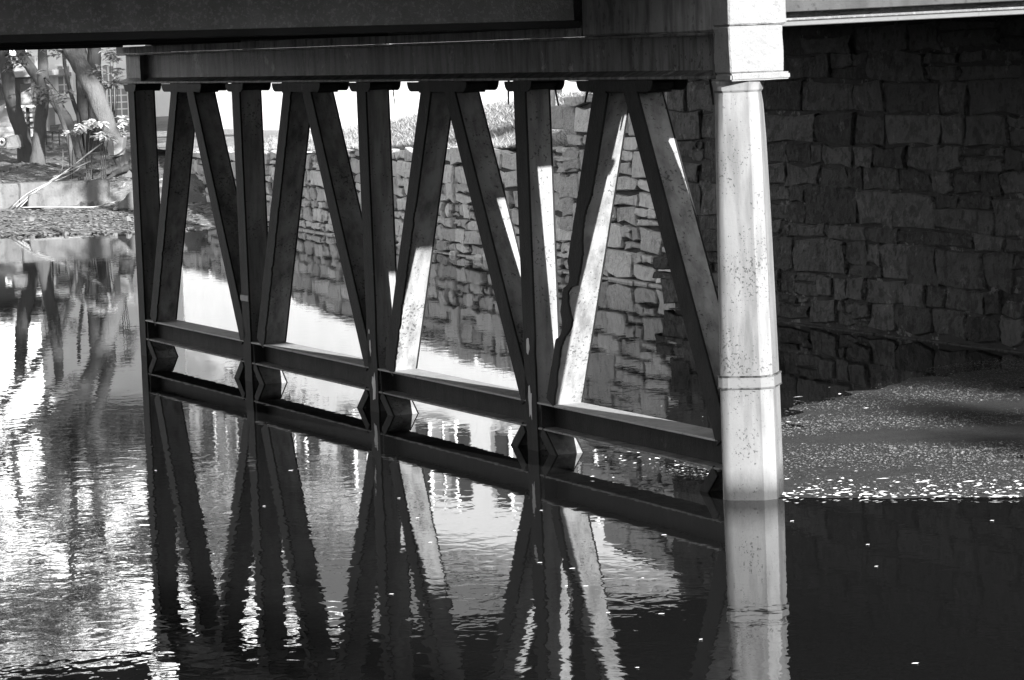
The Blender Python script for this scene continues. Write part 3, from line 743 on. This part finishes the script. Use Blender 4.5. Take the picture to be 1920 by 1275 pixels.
# broad background trees whose crowns show in the water
def bgtree(name, x, y, zc, rx, rz, ncl, nl, label, lm=LEAF, tr=.28, seed=1, ls=.24, gz=1.6, grp='trees on the far bank'):
    t = thing(name, (x, y, gz), label, 'tree', grp); rn = random.Random(seed)
    m = MB(); m.tube([(x, y, gz - .3), (x + .1, y, gz + 1.5), (x - .1, y + .1, zc - rz * .3), (x, y, zc + rz * .5)], [tr * 1.3, tr, tr * .7, tr * .2], 9, True, .08, seed); m.build('trunk', BARKM, t, True)
    cl = crown_at(x, y, zc, rx, rz, ncl, seed, (.6, 1.5))
    for i in range(6):
        b = rn.choice(cl)[0]; m = MB(); m.tube([(x, y, zc - rz * .5), (Vector((x, y, zc - rz * .3)) + b) / 2, b], [tr * .5, tr * .3, .03], 6, True, .1, i); m.build('limb', BARKM, t, True)
    q = leaves(cl, nl, 1., ls, seed + 7).build('crown', lm, t); q['kind'] = 'stuff'; return t
bgtree('broad_tree', -18.5, 106, 10.5, 5., 4.5, 34, 6500, 'broad leafy tree standing behind the shed', LEAF, .35, 41)
bgtree('broad_tree', -9.2, 104, 10., 3.6, 3.6, 30, 5600, 'leafy tree in front of the white house with the paned window', LEAF, .3, 42)
bgtree('garden_tree', -6.6, 90.5, 7.0, 2.3, 3.0, 26, 5200, 'garden tree hanging leaf sprays in front of the long pale house', LEAF, .16, 43, .17, 1.7)
bgtree('garden_tree', 1.1, 72.5, 8.6, 1.7, 2.2, 18, 3800, 'small tree standing at the near end of the long pale house', LEAFD, .12, 44, .15, 3.0)
bgtree('tall_tree', -3, 118, 13, 6, 6, 40, 6000, 'tall tree rising behind the long pale house', LEAF, .4, 47, .4)
bgtree('tall_tree', 6, 104, 12, 5, 6, 34, 5000, 'rounded tree rising behind the near gable of the long pale house', LEAF, .4, 48, .35)
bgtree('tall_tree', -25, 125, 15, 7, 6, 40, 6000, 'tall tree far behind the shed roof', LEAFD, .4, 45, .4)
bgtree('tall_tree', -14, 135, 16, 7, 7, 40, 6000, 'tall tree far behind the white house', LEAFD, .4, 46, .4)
# right bank from the abutment towards the viewpoint, added unseen to block low sky
m = MB(); m.prism([B(.6, 9.3, -2), B(.6, 9.3, 4.3), B(.6, 13, 4.9), B(.6, 60, 5.2), B(.6, 60, -2)], UV * 46); q = fixn(m.build('added_right_bank', GROUND)); q['kind'] = 'structure'
# added wooded bank, unseen behind the viewpoint, keeps low sky from under the deck
nb = sheet('added_near_bank', -80, 70, -70, -11, 20, 8, lambda x, y: lerp(-y, [(11, -.6), (13, 1.4), (17, 3.0), (22, 3.4), (70, 4.)]), GROUND); nb['kind'] = 'structure'
for i, x in enumerate((-36, -27, -18, -9, 0, 8, 14.5, 23, 36, 43, 52)):
    low = i == 7
    bgtree('sky_block_tree', x, -17 + 3 * math.sin(i * 2.1), 6.6 if low else 11.5, 4.5 if low else 5.2, 3.9 if low else 8.8, 30 if low else 80, 2500 if low else 6500,
           'added low bushy tree in the sun gap of the unseen near bank' if low else 'added tall bushy tree of the unseen near bank, blocking low sky', LEAFD, .3, 70 + i, .6, 1.0, 'added trees of the unseen near bank')
for i in range(4):  # added trees outside the view, placed to block low sky from the left
    bgtree('sky_block_tree', -15.5 - i * 1.6, 18 + i * 7.5, 8.0, 3.4, 6.5, 44, 3400, 'added bushy tree out of view beyond the left span, blocking low sky', LEAFD, .3, 80 + i, .6, .6, 'added trees blocking low sky on the left')
bgtree('added_shade_tree', at(1012, 200, 64.2).x, 64.2, 10.6, 5.0, 3.6, 44, 5200, 'large spreading tree added above the rubble canal wall to shade the left bank', LEAF, .22, 95, .3, 2.4)  # added tree, mostly out of view, placed to shade the left bank
# plants by the leaning trunk, sunlight painted into the pale leaves
def plant(pts, D, n, size, label, seed, mat=LEAFP):
    cs = [(at(x, y, D), r) for x, y, r in pts]; b = cs[0][0].copy(); b.z = bank_z(b.x, b.y)
    t = thing('leafy_plant', b, label, 'plant', 'plants on the bank')
    for i, (c, r) in enumerate(cs):
        m = MB(); m.tube([b + Vector((.04 * i, 0, -.1)), (b + c) / 2 + Vector((0, 0, .1)), c], [.02, .014, .006], 5); m.build('stem', BARKM, t)
    q = leaves(cs, n, .3, size, seed, .25).build('foliage', mat, t); q['kind'] = 'stuff'
plant([(158, 237, .18), (170, 232, .2), (184, 232, .15), (150, 243, .12)], 85.6, 150, .2, 'bright white-lit broad leaves drooping before the slanting trunk', 61)
plant([(188, 256, .16), (196, 252, .16), (204, 258, .12)], 85.3, 110, .2, 'bright broad leaves just above the strapped box', 62)
plant([(128, 248, .12), (140, 246, .12)], 86.5, 60, .17, 'low pale leaf tuft left of the bright broad leaves', 63)
plant([(208, 158, .2), (195, 160, .15), (222, 152, .25), (188, 148, .1), (218, 135, .22), (206, 100, .25), (212, 112, .22)], 90, 300, .18, 'leafy shrub reaching up before the paned window', 64, LEAF)
plant([(224, 235, .2), (232, 225, .2), (226, 250, .18)], 88.5, 150, .17, 'pale shrub right of the leaning trunk beside the steel post', 65)
# ropes, hose and rocks at the kerb
def rope(pts, D, r, label, name='rope', mat=ROPE):
    P = [at(x, y, d) for (x, y), d in zip(pts, D)]; Q = []
    for i in range(len(P) - 1):
        for t in range(5):
            k = t / 5; p0 = P[max(i - 1, 0)]; p1 = P[i]; p2 = P[i + 1]; p3 = P[min(i + 2, len(P) - 1)]
            Q.append(.5 * ((2 * p1) + (p2 - p0) * k + (2 * p0 - 5 * p1 + 4 * p2 - p3) * k * k + (3 * p1 - p0 - 3 * p2 + p3) * k ** 3))
    Q.append(P[-1]); m = MB(); m.tube(Q, [r] * len(Q), 6); tag(m.build(name, mat, None, True), label, 'rope', 'ropes and poles over the kerb'); 
rope([(30, 388), (62, 362), (90, 344), (130, 316), (165, 288), (192, 268)], [83.6, 83.8, 84.0, 85, 85.4, 85.6], .018, 'long pale rope stretched from the mud over the kerb to the leaning trunk')
rope([(38, 388), (58, 368), (75, 352), (102, 334), (135, 318), (170, 302)], [83.5, 83.75, 83.95, 84.6, 85.2, 85.5], .016, 'second pale rope running over the kerb to the roots')
rope([(24, 386), (50, 364), (84, 346), (112, 336), (140, 322), (158, 306)], [83.7, 83.8, 84.0, 84.8, 85.4, 85.6], .011, 'thin rope lying beside the two thick ropes over the kerb')
rope([(40, 389), (80, 388), (120, 388), (175, 388), (205, 381), (235, 376)], [83.6, 83.5, 83.4, 83.4, 83.5, 83.6], .016, 'pale hose lying along the foot of the kerb', 'hose')
rope([(118, 281), (118, 300), (116, 318), (108, 328), (100, 331)], [87.5, 86.8, 86.2, 85.6, 85.4], .016, 'short upright hose end standing among the roots', 'hose')
def rock(pts, D, dep, label, name, mat):
    m = MB(); c = [at(x, y, D) for x, y in pts]; m.prism(c, Vector((.08, dep, 0))); q = fixn(m.build(name, mat)); bevel(q, .03, 2, .02, 2); tag(q, label, 'stone', 'loose stones at the bank'); return q
rock([(50, 391), (52, 372), (58, 361), (70, 364), (76, 380), (78, 392)], 83.6, .3, 'squat broken stone leaning on the kerb under the ropes', 'loose_stone', KERB)
rock([(10, 279), (11, 256), (30, 253), (36, 278)], 90., .5, 'pale concrete block under the curved trunk', 'concrete_block', KERB)
rock([(210, 394), (232, 372), (250, 352), (262, 352), (262, 392)], 82.4, .4, 'pale slab leaning at the end of the kerb beside the bent', 'stone_slab', KERB)
for i, (x, y, s) in enumerate(((85, 402, 5), (150, 395, 4), (58, 412, 6), (225, 398, 6), (240, 410, 5), (217, 440, 4), (124, 439, 5))):
    p = atz(x, y, .2 if y < 430 else .02); r = s * p.y / FPX; m = MB(); m.tube([p - ZV * .06, p + ZV * r * .5, p + ZV * r], [r * 1.2, r * 1.1, r * .5], 7, True, .25, i)
    tag(m.build('pebble_rock', KERB), 'small loose rock lying in the mud below the kerb', 'stone', 'small rocks on the mud')
m = MB(); m.tube([at(96, 428, 79.4), at(110, 434, 78.6), at(124, 440, 77.8), at(150, 452, 75.6), at(185, 468, 73.4)], [.03, .03, .03, .025, .015], 6, True, .2)
tag(m.build('fallen_branch', BARK), 'pale fallen branch lying in the shallows off the mud', 'branch')
m = MB(); m.tube([at(124, 440, 77.9), at(127, 450, 76.5), at(131, 470, 74.2)], [.028, .022, .012], 6, True, .2)
tag(m.build('fallen_branch', BARK), 'shorter stick standing in the shallows at the branch fork', 'branch')
# ladder-back chair
def chair(x, y, D, rot, label):
    b = at(x, y, D); b.z = bank_z(b.x, b.y) - .02; t = thing('garden_chair', b, label, 'chair', 'chairs at the garden table')
    def L(a, bb, c): return b + Vector((a * math.cos(rot) - bb * math.sin(rot), a * math.sin(rot) + bb * math.cos(rot), c))
    for a, bb, h in ((-.2, -.2, .45), (.2, -.2, .45), (-.2, .2, .95), (.2, .2, .95)):
        m = MB(); m.tube([L(a, bb, 0), L(a, bb, .45), L(a * 1.04, bb * 1.15, h)], [.022, .022, .02], 6); m.build('leg', WOODD, t)
    m = MB(); c = [L(*q, .44) for q in ((-.22, -.22), (.22, -.22), (.22, .22), (-.22, .22))]; m.prism(c, ZV * .035); fixn(m.build('seat', WOODD, t))
    for z in (.58, .72, .86):
        m = MB(); m.box(L(-.2, .205 + (z - .45) * .06, z), L(.4, 0, 0) - b, L(0, .02, 0) - b, ZV * .06); m.build('slat', WOODD, t)
    for bb in (-.2, .2):
        m = MB(); m.tube([L(-.2, bb, .2), L(.2, bb, .2)], [.012, .012], 5); m.build('stretcher', WOODD, t)
chair(93, 272, 94.5, rad(70), 'dark ladder-back chair beside the upright brown trunk')
chair(58, 262, 97, rad(200), 'dark garden chair behind the curved trunk near the white table')
# round white table
tb = at(54, 250, 97.5); tb.z = bank_z(tb.x, tb.y); t = thing('garden_table', tb, 'round white-topped garden table under the shed porch', 'table')
m = MB(); m.tube([tb + ZV * .98, tb + ZV * 1.0, tb + ZV * 1.03], [.62, .64, .62], 20); m.build('table_top', TRIM, t)
m = MB(); m.tube([tb + ZV * .0, tb + ZV * .06, tb + ZV * .10, tb + ZV * .98], [.3, .28, .05, .05], 10); m.build('pedestal', WOODD, t)
m = MB(); p = at(3, 266, 90.5)
for i in range(16):
    a0, a1 = 2 * math.pi * i / 16, 2 * math.pi * (i + 1) / 16
    def rr(a, k): return p + Vector((math.cos(a) * .1 * k, 0, math.sin(a) * .1 * k))
    m.add([rr(a0, .5), rr(a0, 1), rr(a1, 1), rr(a1, .5)] + [q + Vector((0, .05, 0)) for q in (rr(a0, .5), rr(a0, 1), rr(a1, 1), rr(a1, .5))], [(0, 1, 2, 3), (4, 7, 6, 5), (1, 5, 6, 2), (0, 3, 7, 4)])
tag(m.build('white_ring', TRIM), 'white ring-shaped hoop lying by the concrete block', 'hoop')

# ================================================================== BUILDINGS
def window(root, P, ex, ey, nrm, w, h, nx, ny, shutters=True, proud=.03):
    """window centred at P on a wall; ex right, ey up, nrm outward"""
    fr = MB(); b = .07
    o_ = P + nrm * -.02
    for (a0, a1, c0, c1) in ((-w / 2 - b, w / 2 + b, h / 2, h / 2 + b), (-w / 2 - b, w / 2 + b, -h / 2 - b, -h / 2), (-w / 2 - b, -w / 2, -h / 2, h / 2), (w / 2, w / 2 + b, -h / 2, h / 2)):
        fr.box(o_ + ex * a0 + ey * c0, ex * (a1 - a0), nrm * (.02 + proud + .03), ey * (c1 - c0))
    for i in range(1, nx): fr.box(o_ + ex * (-w / 2 + w * i / nx - .02) - ey * h / 2, ex * .04, nrm * .045, ey * h)
    for j in range(1, ny):
        for i in range(nx): fr.box(o_ + ex * (-w / 2 + w * i / nx + .022) + ey * (-h / 2 + h * j / ny - .02), ex * (w / nx - .044), nrm * .042, ey * .04)
    f_ = fr.build('window', TRIM, root)
    for j in range(ny):
        for i in range(nx):
            m = MB(); m.box(P + ex * (-w / 2 + w * i / nx + .021) + ey * (-h / 2 + h * j / ny + .021) + nrm * .004, ex * (w / nx - .042), nrm * .008, ey * (h / ny - .042))
            q = m.build('pane', GLASS, f_); q.matrix_parent_inverse = Matrix.Identity(4)
    if shutters:
        for s in (-1, 1):
            m = MB(); m.box(P + ex * (s * (w / 2 + b + .03 + w * .25) - w * .25) - ey * h / 2 + nrm * .003, ex * w * .5, nrm * .04, ey * h); q = m.build('shutter', SHUT, f_); q.matrix_parent_inverse = Matrix.Identity(4)
    m = MB(); m.box(P + ex * (-w / 2 - .13) + ey * (-h / 2 - b - .06) - nrm * .01, ex * (w + .26), nrm * .13, ey * .06); q = m.build('sill', TRIM, f_); q.matrix_parent_inverse = Matrix.Identity(4)
    return f_
# long pale house parallel to the canal
HL = 24.; H0 = Vector((5.6, 79., 1.2))
HR = Matrix.Rotation(rad(20), 3, 'Z'); HD = HR @ BD; HN = HR @ BN
hs = thing('long_house', H0, 'long pale painted brick house above the grass slope along the canal', 'house')
m = MB(); m.box(H0, HD * HL, HN * -8, ZV * 8.4); fixn(m.build('wall', WALLP, hs))
m = MB(); a = H0 + ZV * 8.4 + HN * .5 - HD * .4
m.prism([a, a + HN * -9, a + HN * -4.5 + ZV * 3.2], HD * (HL + .8)); fixn(m.build('roof', ROOF, hs))
m = MB(); m.box(H0 + ZV * 8.15 + HN * .02, HD * HL, HN * .25, ZV * .22); m.build('cornice', TRIM, hs)
for i in range(int(HL / .62)):
    m = MB(); m.box(H0 + HD * (.1 + i * .62) + ZV * 7.95 + HN * .003, HD * .14, HN * .16, ZV * .19); m.build('bracket', TRIM, hs)
for k in range(7):
    c = H0 + HD * (2.0 + k * 3.35) + HN * .0 + ZV * 5.6
    window(hs, c, HD, ZV, HN, 1.05, 1.9, 2, 3)
for k in range(7):
    m = MB(); m.box(H0 + HD * (3.67 + k * 3.35 - .15) + ZV * .0 + HN * .003, HD * .3, HN * .09, ZV * 7.9)
    if k % 2 == 1: m.build('pilaster', TRIM, hs)
c = H0 + HN * 0 + HD * 0 - HN * 3.5 + ZV * 4.9; window(hs, c, -HN, ZV, -HD, 1.0, 1.8, 2, 3)
# white house with the paned window
w0 = at(60, 300, 112); w1 = at(330, 300, 112)
wh = thing('white_house', Vector((w0.x, 112, 1.6)), 'white house with a tall many-paned window behind the leaning tree', 'house')
m = MB(); m.box(Vector((w0.x, 112, 1.2)), Vector((w1.x - w0.x, 0, 0)), Vector((0, 7, 0)), ZV * 6.2); m.build('wall', WALLP, wh)
m = MB(); m.prism([Vector((w0.x - .4, 111.5, 7.4)), Vector((w0.x - .4, 119.5, 7.4)), Vector((w0.x - .4, 115.5, 10.4))], Vector((w1.x - w0.x + .8, 0, 0))); fixn(m.build('roof', ROOF, wh))
X_, NY = Vector((1, 0, 0)), Vector((0, -1, 0))
p = at(222, 198, 112); window(wh, Vector((p.x, 112, p.z)), X_, ZV, NY, .62, 1.1, 3, 5, False)
p = at(202, 196, 112); window(wh, Vector((p.x, 112, p.z)), X_, ZV, NY, .18, 1.1, 1, 4, False)
p = at(203, 138, 112); window(wh, Vector((p.x, 112, p.z)), X_, ZV, NY, .36, .5, 2, 2, False)
p = at(120, 150, 112); window(wh, Vector((p.x, 112, p.z)), X_, ZV, NY, .4, .9, 2, 3, False)
p = at(95, 225, 112); m = MB(); m.box(Vector((p.x - .15, 112, p.z - .9)), Vector((.3, 0, 0)), Vector((0, -.05, 0)), ZV * 1.3); m.build('door', WOOD, wh)
p = at(98, 144, 111); m = MB(); m.box(Vector((p.x - .6, 110.6, p.z)), Vector((1.1, 0, 0)), Vector((0, 1.4, 0)), ZV * .12); m.build('door_canopy', WOOD, wh)
# shed with a porch
s0 = at(-140, 290, 103); s1 = at(64, 290, 103)
sd = thing('garden_shed', Vector((s0.x, 103, 1.5)), 'grey board-sided garden shed with a flat porch roof behind the curved trunk', 'shed')
zb_ = 1.3
for j in range(17):
    m = MB(); m.box(Vector((s0.x, 103 - .012 * (j % 2), zb_ + j * .16)), Vector((s1.x - s0.x, 0, 0)), Vector((0, .08, 0)), ZV * .156); m.build('plank', SIDING, sd)
m = MB(); m.box(Vector((s0.x, 103.1, zb_)), Vector((s1.x - s0.x - .02, 0, 0)), Vector((0, 4, 0)), ZV * 2.7); m.build('core_wall', SIDING, sd)
r0 = at(-150, 134, 100.5); r1 = at(68, 142, 100.5)
m = MB(); m.box(Vector((r0.x, 99.6, r1.z - .02)), Vector((r1.x - r0.x, 0, 0)), Vector((0, 7.4, 0)), ZV * .16); fixn(m.build('porch_roof', WOOD, sd))
m = MB(); m.box(Vector((r0.x, 99.75, r1.z - .21)), Vector((r1.x - r0.x - .08, 0, 0)), Vector((0, .18, 0)), ZV * .188); m.build('porch_beam', WOODD, sd)
for x in (35, 66):
    p = at(x, 200, 99.85); m = MB(); m.box(Vector((p.x - .07, 99.76, bank_z(p.x, 99.8) - .1)), Vector((.14, 0, 0)), Vector((0, .14, 0)), ZV * (r1.z - .21 - bank_z(p.x, 99.8) + .098)); m.build('porch_post', WOODD, sd)
